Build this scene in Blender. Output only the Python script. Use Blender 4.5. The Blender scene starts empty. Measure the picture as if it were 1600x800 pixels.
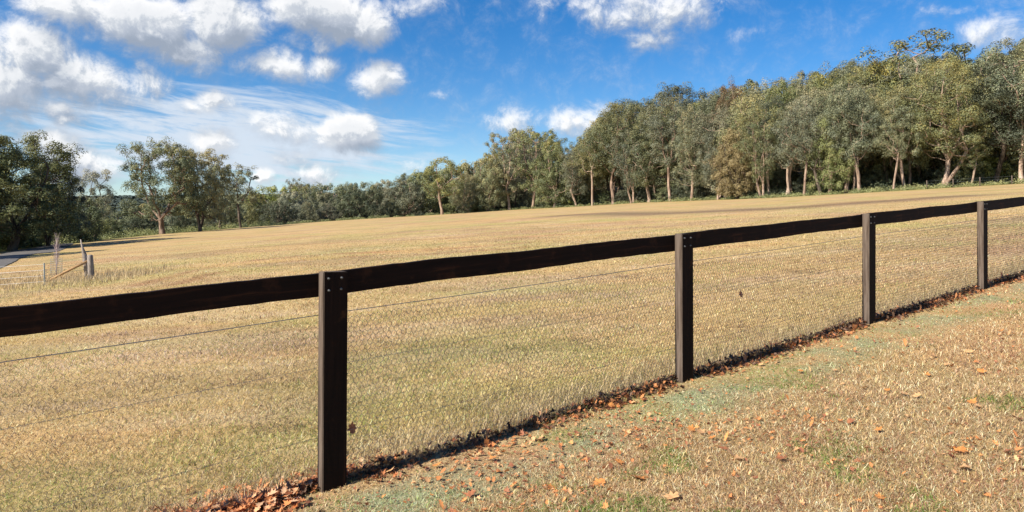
import bpy, math, random
import numpy as np
from mathutils import Vector, Matrix

R = math.radians
scene = bpy.context.scene
col = scene.collection
F = 1100.0            # focal length measured in photo pixels (photo is 1600 wide)
EYE = 1.5
HOR = 350.0
SUN_EL = 38.0
FX, FY = 0.8030, 0.5960      # direction of the fence in plan
NX, NY = 0.5960, -0.8030     # towards the near side of the fence
dl = R(0.9)
SH = (-FX * math.cos(dl) - NX * math.sin(dl), -FY * math.cos(dl) - NY * math.sin(dl))

# ------------------------------------------------------------------ camera
cam_d = bpy.data.cameras.new('camera')
cam = bpy.data.objects.new('camera', cam_d)
col.objects.link(cam)
cam.location = (0, 0, EYE)
cam.rotation_euler = (R(90), 0, 0)
cam_d.sensor_width = 36.0
cam_d.lens = 36.0 * F / 1600.0
cam_d.shift_y = -50.0 / 1600.0
cam_d.clip_start = 0.1
cam_d.clip_end = 6000
scene.camera = cam

# ------------------------------------------------------------------ exposure
scene.view_settings.view_transform = 'Standard'
scene.view_settings.look = 'None'
scene.view_settings.exposure = 0.72
scene.view_settings.gamma = 1.0
scene.view_settings.use_curve_mapping = False

# ------------------------------------------------------------------ sun
sd = bpy.data.lights.new('sun', 'SUN')
sd.energy = 5.0
sd.angle = R(0.5)
sd.color = (1.0, 0.93, 0.81)
sun = bpy.data.objects.new('sun', sd)
col.objects.link(sun)
S = Vector((SH[0] * math.cos(R(SUN_EL)), SH[1] * math.cos(R(SUN_EL)), math.sin(R(SUN_EL))))
sun.rotation_euler = S.to_track_quat('Z', 'Y').to_euler()
sun.location = (0, 0, 60)

# ------------------------------------------------------------------ node helpers
class NT:
    def __init__(s, tree):
        s.t = tree
    def n(s, typ, **kw):
        nd = s.t.nodes.new(typ)
        for k, v in kw.items():
            setattr(nd, k, v)
        return nd
    def put(s, sock, v):
        if hasattr(v, 'is_output') or hasattr(v, 'links'):
            s.t.links.new(v, sock)
        else:
            sock.default_value = v
    def m(s, op, a, b=0.0, c=None, clamp=False):
        nd = s.n('ShaderNodeMath', operation=op, use_clamp=clamp)
        s.put(nd.inputs[0], a)
        s.put(nd.inputs[1], b)
        if c is not None:
            s.put(nd.inputs[2], c)
        return nd.outputs[0]
    def vm(s, op, a, b=None, out=0):
        nd = s.n('ShaderNodeVectorMath', operation=op)
        s.put(nd.inputs[0], a)
        if b is not None:
            s.put(nd.inputs[1], b)
        return nd.outputs[out]
    def xyz(s, x, y, z=0.0):
        nd = s.n('ShaderNodeCombineXYZ')
        s.put(nd.inputs[0], x); s.put(nd.inputs[1], y); s.put(nd.inputs[2], z)
        return nd.outputs[0]
    def sep(s, v):
        nd = s.n('ShaderNodeSeparateXYZ')
        s.put(nd.inputs[0], v)
        return nd.outputs
    def noise(s, vec, scale, detail=4.0, rough=0.55, dist=0.0, out='Fac'):
        nd = s.n('ShaderNodeTexNoise')
        s.put(nd.inputs['Vector'], vec)
        nd.inputs['Scale'].default_value = scale
        nd.inputs['Detail'].default_value = detail
        nd.inputs['Roughness'].default_value = rough
        nd.inputs['Distortion'].default_value = dist
        return nd.outputs[out]
    def ramp(s, fac, stops, interp='LINEAR'):
        nd = s.n('ShaderNodeValToRGB')
        s.put(nd.inputs[0], fac)
        cr = nd.color_ramp
        cr.interpolation = interp
        while len(cr.elements) < len(stops):
            cr.elements.new(0.5)
        for e, (p, c) in zip(cr.elements, stops):
            e.position = p
            e.color = (c[0], c[1], c[2], 1) if len(c) == 3 else c
        return nd.outputs[0]
    def mix(s, fac, a, b, blend='MIX'):
        nd = s.n('ShaderNodeMix', data_type='RGBA', blend_type=blend)
        s.put(nd.inputs[0], fac)
        s.put(nd.inputs[6], a if not isinstance(a, tuple) else (*a[:3], 1))
        s.put(nd.inputs[7], b if not isinstance(b, tuple) else (*b[:3], 1))
        return nd.outputs[2]
    def ss(s, x, lo, hi):
        nd = s.n('ShaderNodeMapRange', interpolation_type='SMOOTHSTEP')
        s.put(nd.inputs[0], x)
        nd.inputs[1].default_value = lo; nd.inputs[2].default_value = hi
        nd.inputs[3].default_value = 0.0; nd.inputs[4].default_value = 1.0
        return nd.outputs[0]

# ------------------------------------------------------------------ sky
world = bpy.data.worlds.new('World')
scene.world = world
world.use_nodes = True
wt = world.node_tree
wt.nodes.clear()
W = NT(wt)
sky = W.n('ShaderNodeTexSky', sky_type='NISHITA', sun_disc=False)
sky.sun_elevation = R(SUN_EL)
sky.sun_rotation = math.atan2(SH[0], SH[1])
sky.altitude = 700
sky.air_density = 1.0
sky.dust_density = 0.25
sky.ozone_density = 2.2
hsv = W.n('ShaderNodeHueSaturation')
hsv.inputs['Hue'].default_value = 0.507
hsv.inputs['Saturation'].default_value = 1.45
hsv.inputs['Value'].default_value = 1.12
wt.links.new(sky.outputs[0], hsv.inputs['Color'])
geo = W.n('ShaderNodeTexCoord')
dx, dy, dz = W.sep(geo.outputs['Generated'])[:3]
az = W.m('ARCTAN2', dx, dy)
el = W.m('ARCSINE', W.m('MINIMUM', W.m('MAXIMUM', dz, -1.0), 1.0))
pdir = W.xyz(W.m('MULTIPLY', az, 10.0), W.m('MULTIPLY', el, 10.0), 0.0)

def sky_pt(px, py):
    u = (px - 800) / F; v = (HOR - py) / F
    a = math.atan(u)
    return a * 10, math.atan(v * math.cos(a)) * 10

# cumulus: x, y, half width, half height (photo pixels), strength
BLOBS = [
    (40, 85, 85, 62, 1.2), (130, 128, 95, 45, 1.1), (10, 140, 80, 60, 1.2), (175, 135, 50, 24, .8), (20, 175, 70, 30, .8),
    (105, 10, 100, 36, 1.1), (225, 28, 120, 54, 1.35), (345, 30, 80, 54, 1.3), (290, 75, 75, 36, 1.0), (300, 102, 36, 22, .6),
    (500, 22, 100, 46, 1.4), (572, 32, 54, 40, 1.25), (440, 40, 40, 20, .5), (500, 66, 34, 16, .7),
    (430, 98, 60, 30, 1.0), (505, 98, 40, 22, .8), (592, 122, 44, 30, 1.05), (572, 96, 22, 12, .4),
    (240, 120, 46, 36, .62), (218, 100, 22, 20, .5),
    (328, 162, 44, 22, .9), (95, 182, 52, 22, .8), (430, 192, 66, 30, .72), (475, 205, 38, 30, .6),
    (548, 214, 56, 34, 1.5), (332, 224, 42, 28, .95), (90, 240, 70, 34, 1.1), (130, 262, 70, 40, 1.1), (60, 222, 40, 20, .8),
    (412, 280, 26, 24, 1.0), (460, 240, 36, 20, .62), (492, 268, 42, 24, .7), (645, 258, 34, 14, .45),
    (1025, 14, 120, 44, .8), (1015, 66, 46, 24, .6), (930, 5, 60, 26, .6), (1160, 52, 40, 20, .42),
    (800, 188, 56, 26, .68), (905, 188, 60, 30, .85), (935, 170, 36, 24, .7),
    (1560, 42, 90, 40, .62), (1480, 8, 90, 16, .4), (650, 2, 60, 18, .6), (855, 10, 40, 24, .42), (690, 143, 24, 14, .35),
    (-150, 60, 160, 70, 1.1), (-120, 220, 160, 50, .9), (1800, 60, 150, 60, .7), (300, -120, 300, 70, 1.0), (900, -200, 200, 60, .8),
    (1300, -260, 240, 60, .7), (-400, -100, 260, 110, 1.0),
]

def density_group():
    g = bpy.data.node_groups.new('cloud_density', 'ShaderNodeTree')
    g.interface.new_socket('P', in_out='INPUT', socket_type='NodeSocketVector')
    g.interface.new_socket('D', in_out='OUTPUT', socket_type='NodeSocketFloat')
    G = NT(g)
    gi = G.n('NodeGroupInput'); go = G.n('NodeGroupOutput')
    p = gi.outputs[0]
    wn = G.noise(p, 1.1, 3.0, .6, out='Color')
    warp = G.vm('SCALE', G.vm('SUBTRACT', wn, (0.5, 0.5, 0.5)))
    warp.node.inputs['Scale'].default_value = 0.55
    q = G.vm('ADD', p, warp)
    acc = None
    for (x, y, rx, ry, w) in BLOBS:
        cx, cy = sky_pt(x, y)
        sx = rx / 110.0 * math.cos(cx / 10) ** 2 + 1e-3
        sy = ry / 110.0 * math.cos(cx / 10)
        d = G.vm('MULTIPLY', G.vm('SUBTRACT', q, (cx, cy, 0)), (1 / sx, 1 / sy, 0))
        ln = G.vm('LENGTH', d, out='Value')
        v = G.m('MULTIPLY', G.m('SUBTRACT', 1.25, ln, clamp=True), w)
        acc = v if acc is None else G.m('SMOOTH_MAX', acc, v, 0.18)
    n1 = G.noise(p, 2.2, 10.0, .70, .3)
    gate = G.m('ADD', 0.35, G.m('MULTIPLY', G.ss(acc, 0.0, 0.35), 0.65))
    tot = G.m('ADD', G.m('ADD', acc, 0.05), G.m('MULTIPLY', G.m('MULTIPLY', G.m('SUBTRACT', n1, 0.5), 1.7), gate))
    g.links.new(tot, go.inputs[0])
    return g

grp = density_group()
def dens(vec):
    nd = W.n('ShaderNodeGroup'); nd.node_tree = grp
    W.put(nd.inputs[0], vec)
    return nd.outputs[0]
d0 = dens(pdir)
d1 = dens(W.vm('ADD', pdir, (-0.16, 0.34, 0)))
alpha = W.m('MULTIPLY', W.ss(d0, 0.08, 0.98), 0.96)
d2 = dens(W.vm('ADD', pdir, (-0.045, 0.085, 0)))
lit = W.m('ADD', W.m('MULTIPLY', W.ss(W.m('SUBTRACT', d0, d1), -0.6, 0.75), 0.62), W.m('MULTIPLY', W.ss(W.m('SUBTRACT', d0, d2), -0.20, 0.24), 0.38))
core = W.ss(d0, 0.55, 1.5)
shade = W.m('SUBTRACT', lit, W.m('MULTIPLY', core, 0.2), clamp=True)
ccol = W.ramp(shade, [(0.0, (2.9, 3.35, 4.1)), (0.38, (4.2, 4.6, 5.3)), (0.62, (5.7, 6.0, 6.4)), (1.0, (9.2, 9.1, 9.0))])
# thin high cirrus streaks low on the left
cp = W.vm('MULTIPLY', W.vm('ADD', pdir, W.xyz(0.0, W.m('MULTIPLY', az, 1.2), 0.0)), (0.38, 2.6, 1.0))
cn = W.noise(cp, 1.9, 7.0, .66, .5)
ex, ey = sky_pt(370, 218)
em = W.vm('MULTIPLY', W.vm('SUBTRACT', pdir, (ex, ey, 0)), (1 / 3.0, 1 / 0.78, 0))
elen = W.vm('LENGTH', em, out='Value')
cirr = W.m('MULTIPLY', W.ss(W.m('ADD', cn, W.m('MULTIPLY', W.m('SUBTRACT', 1.0, elen), 0.36)), 0.50, 0.76), W.ss(elen, 1.3, .55))
wn2 = W.m('MULTIPLY', W.ss(W.noise(W.vm('MULTIPLY', pdir, (0.7, 1.3, 1)), 0.9, 7, .65, .5), .58, .9), 0.16)
cirr2 = W.m('MAXIMUM', W.m('MULTIPLY', cirr, 0.92), wn2)
haze_h = W.m('MULTIPLY', W.ss(el, 0.16, -0.02), 0.2)
c0 = W.mix(haze_h, hsv.outputs[0], (2.6, 4.6, 7.6))
c1 = W.mix(cirr2, c0, (5.8, 6.5, 7.4))
c2 = W.mix(alpha, c1, ccol)
bg = W.n('ShaderNodeBackground')
wt.links.new(c2, bg.inputs[0])
bg.inputs[1].default_value = 0.075
wo = W.n('ShaderNodeOutputWorld')
wt.links.new(bg.outputs[0], wo.inputs[0])

# ------------------------------------------------------------------ general helpers
rng = np.random.default_rng(7)

def _hash(ix, iy, seed):
    h = (ix.astype(np.int64) * 374761393 + iy.astype(np.int64) * 668265263 + seed * 1442695041) & 0xffffffff
    h = ((h ^ (h >> 13)) * 1274126177) & 0xffffffff
    h = h ^ (h >> 16)
    return (h & 0xffffff) / float(0xffffff)

def vnoise(x, y, seed=0):
    x = np.asarray(x, float); y = np.asarray(y, float)
    ix = np.floor(x); iy = np.floor(y)
    fx = x - ix; fy = y - iy
    fx = fx * fx * (3 - 2 * fx); fy = fy * fy * (3 - 2 * fy)
    a = _hash(ix, iy, seed); b = _hash(ix + 1, iy, seed)
    c = _hash(ix, iy + 1, seed); d = _hash(ix + 1, iy + 1, seed)
    return (a * (1 - fx) + b * fx) * (1 - fy) + (c * (1 - fx) + d * fx) * fy

def fbm(x, y, seed=0, o=4):
    s = 0; a = .5; t = 0
    for k in range(o):
        s = s + a * vnoise(np.asarray(x) * 2 ** k, np.asarray(y) * 2 ** k, seed + k * 17)
        t += a; a *= .5
    return s / t

def sstep(x, a, b):
    t = np.clip((np.asarray(x, float) - a) / (b - a), 0, 1)
    return t * t * (3 - 2 * t)

EDGE_PX = np.array([-900, -200, 0, 150, 255, 400, 600, 800, 1000, 1200, 1400, 1600, 2400], float)
EDGE_Y = np.array([50, 58, 64, 80, 104, 132, 150, 158, 132, 97, 87, 85, 85], float)

def colpx(X, Y):
    Yc = np.maximum(np.asarray(Y, float), 1.0)
    return np.clip(800 + F * np.asarray(X, float) / Yc, -900, 2400)

def edge_dist(X, Y):
    return np.asarray(Y, float) - np.interp(colpx(X, Y), EDGE_PX, EDGE_Y)

def ground(X, Y):
    X = np.asarray(X, float); Y = np.asarray(Y, float)
    Xs = 260 * np.tanh(X / 260); Ys = 330 * np.tanh(Y / 330)
    z = .062 * Xs + .032 * Ys - .02
    e = np.maximum(edge_dist(X, Y), 0)
    p = colpx(X, Y)
    wr = sstep(p, 560, 900)
    z = z + wr * .09 * np.minimum(e, 160) * sstep(e, 0, 30)
    z = z - (1 - wr) * 5.0 * sstep(e, 0, 90)
    r = np.hypot(X, Y)
    z = z + (1 - wr) * sstep(r, 320, 640) * (20 + 10 * fbm(X / 160, Y / 160, 3)) * sstep(Y, 0, 200)
    z = z + 0.35 * (fbm(X / 35, Y / 35, 5, 2) - .5) * sstep(r, 15, 60)
    # slight natural unevenness near the camera
    z = z + 0.03 * (fbm(X / .9, Y / .9, 11, 3) - .5) * sstep(r, 200, 20)
    return z

def gz(x, y):
    return float(ground(x, y))

def hit(px, py):
    """Point of the ground seen at a photo pixel."""
    u = (px - 800) / F; v = (HOR - py) / F
    Y = 2.0
    while Y < 900:
        if EYE + v * Y <= gz(u * Y, Y):
            return u * Y, Y
        Y *= 1.004
    return u * 200.0, 200.0

def mesh_from(name, verts, faces=None, loops=None, starts=None, colors=None, smooth=False):
    me = bpy.data.meshes.new(name)
    verts = np.asarray(verts, np.float32)
    if faces is not None and isinstance(faces, np.ndarray) and faces.ndim == 2:
        k = faces.shape[1]
        me.vertices.add(len(verts)); me.vertices.foreach_set('co', verts.ravel())
        me.loops.add(faces.size); me.loops.foreach_set('vertex_index', faces.astype(np.int32).ravel())
        me.polygons.add(len(faces))
        me.polygons.foreach_set('loop_start', (np.arange(len(faces)) * k).astype(np.int32))
        me.polygons.foreach_set('loop_total', np.full(len(faces), k, np.int32))
    else:
        me.from_pydata([tuple(map(float, v)) for v in verts], [], faces)
    if colors is not None:
        at = me.color_attributes.new('tint', 'FLOAT_COLOR', 'POINT')
        c = np.ones((len(verts), 4), np.float32); c[:, :3] = colors
        at.data.foreach_set('color', c.ravel())
    me.update(calc_edges=True)
    if smooth:
        me.polygons.foreach_set('use_smooth', np.ones(len(me.polygons), bool))
    return me

def obj(name, me, mat=None, parent=None, loc=(0, 0, 0), **props):
    o = bpy.data.objects.new(name, me)
    col.objects.link(o)
    if mat is not None and not me.materials:
        me.materials.append(mat)
    o.location = loc
    if parent is not None:
        o.parent = parent
    for k, v in props.items():
        o[k] = v
    return o

def empty(name, loc=(0, 0, 0), **props):
    o = bpy.data.objects.new(name, None)
    o.empty_display_size = .3
    col.objects.link(o)
    o.location = loc
    for k, v in props.items():
        o[k] = v
    return o

class MB:
    """Collects solid pieces and links them as one mesh."""
    def __init__(s):
        s.v = []; s.f = []
    def hexa(s, c):
        b = len(s.v); s.v += [tuple(p) for p in c]
        for q in ((0, 3, 2, 1), (4, 5, 6, 7), (0, 1, 5, 4), (1, 2, 6, 5), (2, 3, 7, 6), (3, 0, 4, 7)):
            s.f.append(tuple(b + i for i in q))
    def box(s, x0, x1, y0, y1, z0, z1):
        s.hexa([(x0, y0, z0), (x1, y0, z0), (x1, y1, z0), (x0, y1, z0), (x0, y0, z1), (x1, y0, z1), (x1, y1, z1), (x0, y1, z1)])
    def tube(s, pts, radii, n=6, caps=True):
        pts = [Vector(p) for p in pts]
        b = len(s.v)
        prev = None
        for i, p in enumerate(pts):
            d = (pts[min(i + 1, len(pts) - 1)] - pts[max(i - 1, 0)])
            if d.length < 1e-9: d = Vector((0, 0, 1))
            d.normalize()
            a = prev if prev is not None else (Vector((1, 0, 0)) if abs(d.x) < .8 else Vector((0, 1, 0)))
            a = (a - d * a.dot(d)).normalized(); prev = a
            c = d.cross(a)
            r = radii[i] if hasattr(radii, '__len__') else radii
            for k in range(n):
                t = 2 * math.pi * k / n
                s.v.append(tuple(p + (a * math.cos(t) + c * math.sin(t)) * r))
        for i in range(len(pts) - 1):
            for k in range(n):
                k2 = (k + 1) % n
                s.f.append((b + i * n + k, b + i * n + k2, b + (i + 1) * n + k2, b + (i + 1) * n + k))
        if caps:
            s.f.append(tuple(b + k for k in reversed(range(n))))
            e = b + (len(pts) - 1) * n
            s.f.append(tuple(e + k for k in range(n)))
    def mesh(s, name, smooth=False):
        me = bpy.data.meshes.new(name)
        me.from_pydata(s.v, [], s.f); me.update()
        if smooth:
            me.polygons.foreach_set('use_smooth', np.ones(len(me.polygons), bool))
        return me

def material(name):
    m = bpy.data.materials.new(name); m.use_nodes = True
    m.node_tree.nodes.clear()
    T = NT(m.node_tree)
    out = T.n('ShaderNodeOutputMaterial')
    return m, T, out

def principled(T, out, color, rough=.8, spec=.3, bump=None, bstr=.3, bdist=.02, metal=0.0):
    b = T.n('ShaderNodeBsdfPrincipled')
    T.put(b.inputs['Base Color'], color if not isinstance(color, tuple) else (*color[:3], 1))
    T.put(b.inputs['Roughness'], rough)
    b.inputs['Specular IOR Level'].default_value = spec
    b.inputs['Metallic'].default_value = metal
    if bump is not None:
        bn = T.n('ShaderNodeBump'); bn.inputs['Strength'].default_value = bstr; bn.inputs['Distance'].default_value = bdist
        T.put(bn.inputs['Height'], bump); T.t.links.new(bn.outputs[0], b.inputs['Normal'])
    T.t.links.new(b.outputs[0], out.inputs[0])
    return b

# ------------------------------------------------------------------ materials
def mat_ground():
    m, T, out = material('dry_paddock')
    tc = T.n('ShaderNodeTexCoord').outputs['Object']
    at = T.n('ShaderNodeAttribute', attribute_name='tint').outputs['Color']
    fine = T.noise(tc, 28, 5, .7)
    mid = T.noise(tc, 2.6, 6, .72)
    big = T.noise(tc, .13, 5, .6)
    rot = T.n('ShaderNodeMapping'); rot.inputs['Rotation'].default_value = (0, 0, R(-16)); rot.inputs['Scale'].default_value = (.05, .55, 1)
    T.put(rot.inputs['Vector'], tc)
    streak = T.noise(rot.outputs[0], 1.0, 5, .62, .6)
    c = T.mix(T.m('MULTIPLY', T.ss(fine, .3, .7), .45), at, T.mix(1.0, at, (.55, .52, .48), 'MULTIPLY'))
    c = T.mix(T.m('MULTIPLY', T.ss(mid, .5, .75), .55), c, T.mix(1.0, at, (1.25, 1.22, 1.3), 'MULTIPLY'))
    c = T.mix(T.m('MULTIPLY', T.ss(mid, .5, .25), .55), c, T.mix(1.0, at, (.66, .68, .55), 'MULTIPLY'))
    c = T.mix(T.m('MULTIPLY', T.ss(streak, .42, .7), .45), c, T.mix(1.0, at, (1.12, .84, .72), 'MULTIPLY'))
    c = T.mix(T.m('MULTIPLY', T.ss(big, .48, .68), .38), c, T.mix(1.0, at, (.80, .96, .62), 'MULTIPLY'))
    h = T.m('ADD', T.m('MULTIPLY', fine, .4), mid)
    principled(T, out, c, .95, .1, h, .55, .06)
    return m

def mat_tint(name, transl=.25, rough=.75):
    m, T, out = material(name)
    at = T.n('ShaderNodeAttribute', attribute_name='tint').outputs['Color']
    d = T.n('ShaderNodeBsdfPrincipled'); T.put(d.inputs['Base Color'], at)
    d.inputs['Roughness'].default_value = rough; d.inputs['Specular IOR Level'].default_value = .15
    t = T.n('ShaderNodeBsdfTranslucent'); T.put(t.inputs[0], at)
    mx = T.n('ShaderNodeMixShader'); mx.inputs[0].default_value = transl
    T.t.links.new(d.outputs[0], mx.inputs[1]); T.t.links.new(t.outputs[0], mx.inputs[2])
    T.t.links.new(mx.outputs[0], out.inputs[0])
    return m

def mat_leaves(name, a, b, c, transl=.16):
    m, T, out = material(name)
    rnd = T.n('ShaderNodeNewGeometry').outputs['Random Per Island']
    ob = T.n('ShaderNodeObjectInfo').outputs['Random']
    tc = T.n('ShaderNodeTexCoord').outputs['Object']
    cl = T.noise(tc, .45, 2, .5)
    k = T.m('ADD', T.m('MULTIPLY', rnd, .45), T.m('ADD', T.m('MULTIPLY', ob, .35), T.m('MULTIPLY', T.m('SUBTRACT', cl, .5), 1.1)), clamp=True)
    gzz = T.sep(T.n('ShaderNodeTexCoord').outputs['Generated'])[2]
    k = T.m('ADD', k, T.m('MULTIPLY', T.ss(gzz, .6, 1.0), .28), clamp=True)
    base = T.ramp(k, [(0.0, a), (.45, b), (1.0, c)])
    hs = T.n('ShaderNodeHueSaturation'); T.put(hs.inputs['Color'], base)
    T.put(hs.inputs['Value'], T.m('ADD', .74, T.m('MULTIPLY', T.m('FRACT', T.m('MULTIPLY', ob, 7.31)), .55)))
    T.put(hs.inputs['Saturation'], T.m('ADD', .68, T.m('MULTIPLY', T.m('FRACT', T.m('MULTIPLY', ob, 3.77)), .55)))
    d = T.n('ShaderNodeBsdfPrincipled'); T.put(d.inputs['Base Color'], hs.outputs[0])
    d.inputs['Roughness'].default_value = .55; d.inputs['Specular IOR Level'].default_value = .35
    t = T.n('ShaderNodeBsdfTranslucent'); T.put(t.inputs[0], hs.outputs[0])
    mx = T.n('ShaderNodeMixShader'); mx.inputs[0].default_value = transl
    T.t.links.new(d.outputs[0], mx.inputs[1]); T.t.links.new(t.outputs[0], mx.inputs[2])
    T.t.links.new(mx.outputs[0], out.inputs[0])
    return m

def mat_bark(name, a, b, c):
    m, T, out = material(name)
    tc = T.n('ShaderNodeTexCoord').outputs['Object']
    mp = T.n('ShaderNodeMapping'); mp.inputs['Scale'].default_value = (2.2, 2.2, .5); T.put(mp.inputs['Vector'], tc)
    n = T.noise(mp.outputs[0], 1.0, 5, .65, .5)
    ob = T.n('ShaderNodeObjectInfo').outputs['Random']
    k = T.m('ADD', T.ss(n, .3, .7), T.m('MULTIPLY', T.m('SUBTRACT', ob, .5), .5), clamp=True)
    cc = T.ramp(k, [(0, a), (.5, b), (1, c)])
    principled(T, out, cc, .85, .2, n, .4, .04)
    return m

def mat_timber():
    m, T, out = material('stained_timber')
    tc = T.n('ShaderNodeTexCoord').outputs['Object']
    mp = T.n('ShaderNodeMapping'); mp.inputs['Scale'].default_value = (30, 30, 2.2); T.put(mp.inputs['Vector'], tc)
    g = T.noise(mp.outputs[0], 1.0, 6, .6, .4)
    pt = T.noise(tc, 9, 4, .6)
    c = T.ramp(g, [(.3, (.006, .0035, .0025)), (.62, (.016, .008, .005)), (.8, (.045, .018, .008))])
    c = T.mix(T.m('MULTIPLY', T.ss(pt, .60, .74), .55), c, (.075, .032, .012))
    gnm = T.sep(T.n('ShaderNodeNewGeometry').outputs['True Normal'])
    principled(T, out, c, .7, .12, g, .35, .004)
    return m

def mat_rail():
    m, T, out = material('stained_rail_timber')
    tc = T.n('ShaderNodeTexCoord').outputs['Object']
    mp = T.n('ShaderNodeMapping'); mp.inputs['Scale'].default_value = (2.2, 30, 34); T.put(mp.inputs['Vector'], tc)
    g = T.noise(mp.outputs[0], 1.0, 6, .6, .4)
    pt = T.noise(tc, 7, 4, .6)
    c = T.ramp(g, [(.3, (.006, .0035, .0025)), (.58, (.015, .007, .0045)), (.82, (.065, .025, .011))])
    c = T.mix(T.m('MULTIPLY', T.ss(pt, .54, .72), .5), c, (.055, .022, .010))
    principled(T, out, c, .7, .12, g, .35, .004)
    return m

def mat_grey_end():
    m, T, out = material('weathered_sawn_timber')
    tc = T.n('ShaderNodeTexCoord').outputs['Object']
    mp = T.n('ShaderNodeMapping'); mp.inputs['Scale'].default_value = (40, 40, 3); T.put(mp.inputs['Vector'], tc)
    g = T.noise(mp.outputs[0], 1.0, 6, .65, .3)
    c = T.ramp(g, [(.28, (.045, .030, .022)), (.5, (.115, .085, .065)), (.72, (.18, .14, .11))])
    principled(T, out, c, .85, .2, g, .35, .004)
    return m

def mat_old_wood():
    m, T, out = material('grey_old_wood')
    tc = T.n('ShaderNodeTexCoord').outputs['Object']
    mp = T.n('ShaderNodeMapping'); mp.inputs['Scale'].default_value = (22, 22, 2.5); T.put(mp.inputs['Vector'], tc)
    g = T.noise(mp.outputs[0], 1.0, 6, .65, .6)
    c = T.ramp(g, [(.3, (.10, .075, .055)), (.55, (.33, .28, .24)), (.8, (.48, .42, .37))])
    principled(T, out, c, .9, .15, g, .6, .01)
    return m

def mat_plain(name, c, rough=.6, metal=0.0, spec=.3, var=.25, scale=20):
    m, T, out = material(name)
    tc = T.n('ShaderNodeTexCoord').outputs['Object']
    n = T.noise(tc, scale, 4, .6)
    cc = T.mix(n, tuple(x * (1 - var) for x in c), tuple(min(1, x * (1 + var)) for x in c))
    principled(T, out, cc, rough, spec, metal=metal)
    return m

def mat_track():
    m, T, out = material('gravel_track')
    tc = T.n('ShaderNodeTexCoord').outputs['Object']
    n = T.noise(tc, 1.2, 6, .7)
    c = T.ramp(n, [(.3, (.09, .085, .08)), (.7, (.19, .175, .16))])
    principled(T, out, c, .95, .1, n, .4, .05)
    return m

M = dict(
    ground=mat_ground(), grass=mat_tint('dry_grass', .25), litter=mat_tint('dead_leaf', .18, .6),
    timber=mat_timber(), rail=mat_rail(), grey_end=mat_grey_end(), old=mat_old_wood(), track=mat_track(),
    wire=mat_plain('galvanised_wire', (.30, .30, .30), .45, .75),
    bolt=mat_plain('galvanised_bolt', (.10, .10, .10), .55, .6),
    steel=mat_plain('pale_steel', (.42, .45, .42), .6, .2),
    twig=mat_plain('bare_twigs', (.48, .39, .37), .8),
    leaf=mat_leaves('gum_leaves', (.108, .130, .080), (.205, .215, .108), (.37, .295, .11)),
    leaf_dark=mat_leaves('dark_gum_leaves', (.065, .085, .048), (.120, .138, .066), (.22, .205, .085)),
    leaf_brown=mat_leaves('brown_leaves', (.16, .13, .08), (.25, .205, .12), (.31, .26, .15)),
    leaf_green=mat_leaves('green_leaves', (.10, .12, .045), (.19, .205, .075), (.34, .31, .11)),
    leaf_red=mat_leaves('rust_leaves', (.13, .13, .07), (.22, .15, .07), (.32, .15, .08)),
    bark=mat_bark('pale_gum_bark', (.13, .085, .06), (.34, .235, .17), (.50, .37, .28)),
    bark_dark=mat_bark('dark_bark', (.04, .03, .022), (.10, .075, .055), (.19, .145, .11)),
)
m_, T_, o_ = material('distant_foliage')
tcc = T_.n('ShaderNodeTexCoord').outputs['Object']
cc_ = T_.ramp(T_.noise(tcc, .12, 4, .6), [(.3, (.060, .082, .075)), (.7, (.105, .125, .10))])  # bluish haze of distance painted into the far hill's foliage colour
principled(T_, o_, cc_, .9, .1)
M['far'] = m_

# ------------------------------------------------------------------ ground sheet
tx = np.linspace(-6.6, 6.6, 640)
gx = 2.4 * np.sinh(tx)
ty = np.linspace(-4.6, 6.9, 620)
gy = 2.4 * np.sinh(ty) + 2.0
GX, GY = np.meshgrid(gx, gy)
GZ = ground(GX, GY)
FENCE_O = (-.969, 3.848)
def fence_side(X, Y):
    return (X - FENCE_O[0]) * NX + (Y - FENCE_O[1]) * NY
def fence_along(X, Y):
    return (X - FENCE_O[0]) * FX + (Y - FENCE_O[1]) * FY

TRACK = [hit(x, y) for x, y in ((860, 338), (930, 334), (1030, 334), (1120, 330), (1220, 326), (1330, 318), (1440, 310), (1600, 300))]
def seg_dist(X, Y, pts):
    best = np.full(np.shape(X), 1e9)
    for (a, b), (c, d) in zip(pts[:-1], pts[1:]):
        vx, vy = c - a, d - b; L = vx * vx + vy * vy + 1e-9
        t = np.clip(((X - a) * vx + (Y - b) * vy) / L, 0, 1)
        best = np.minimum(best, np.hypot(X - a - t * vx, Y - b - t * vy))
    return best

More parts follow.
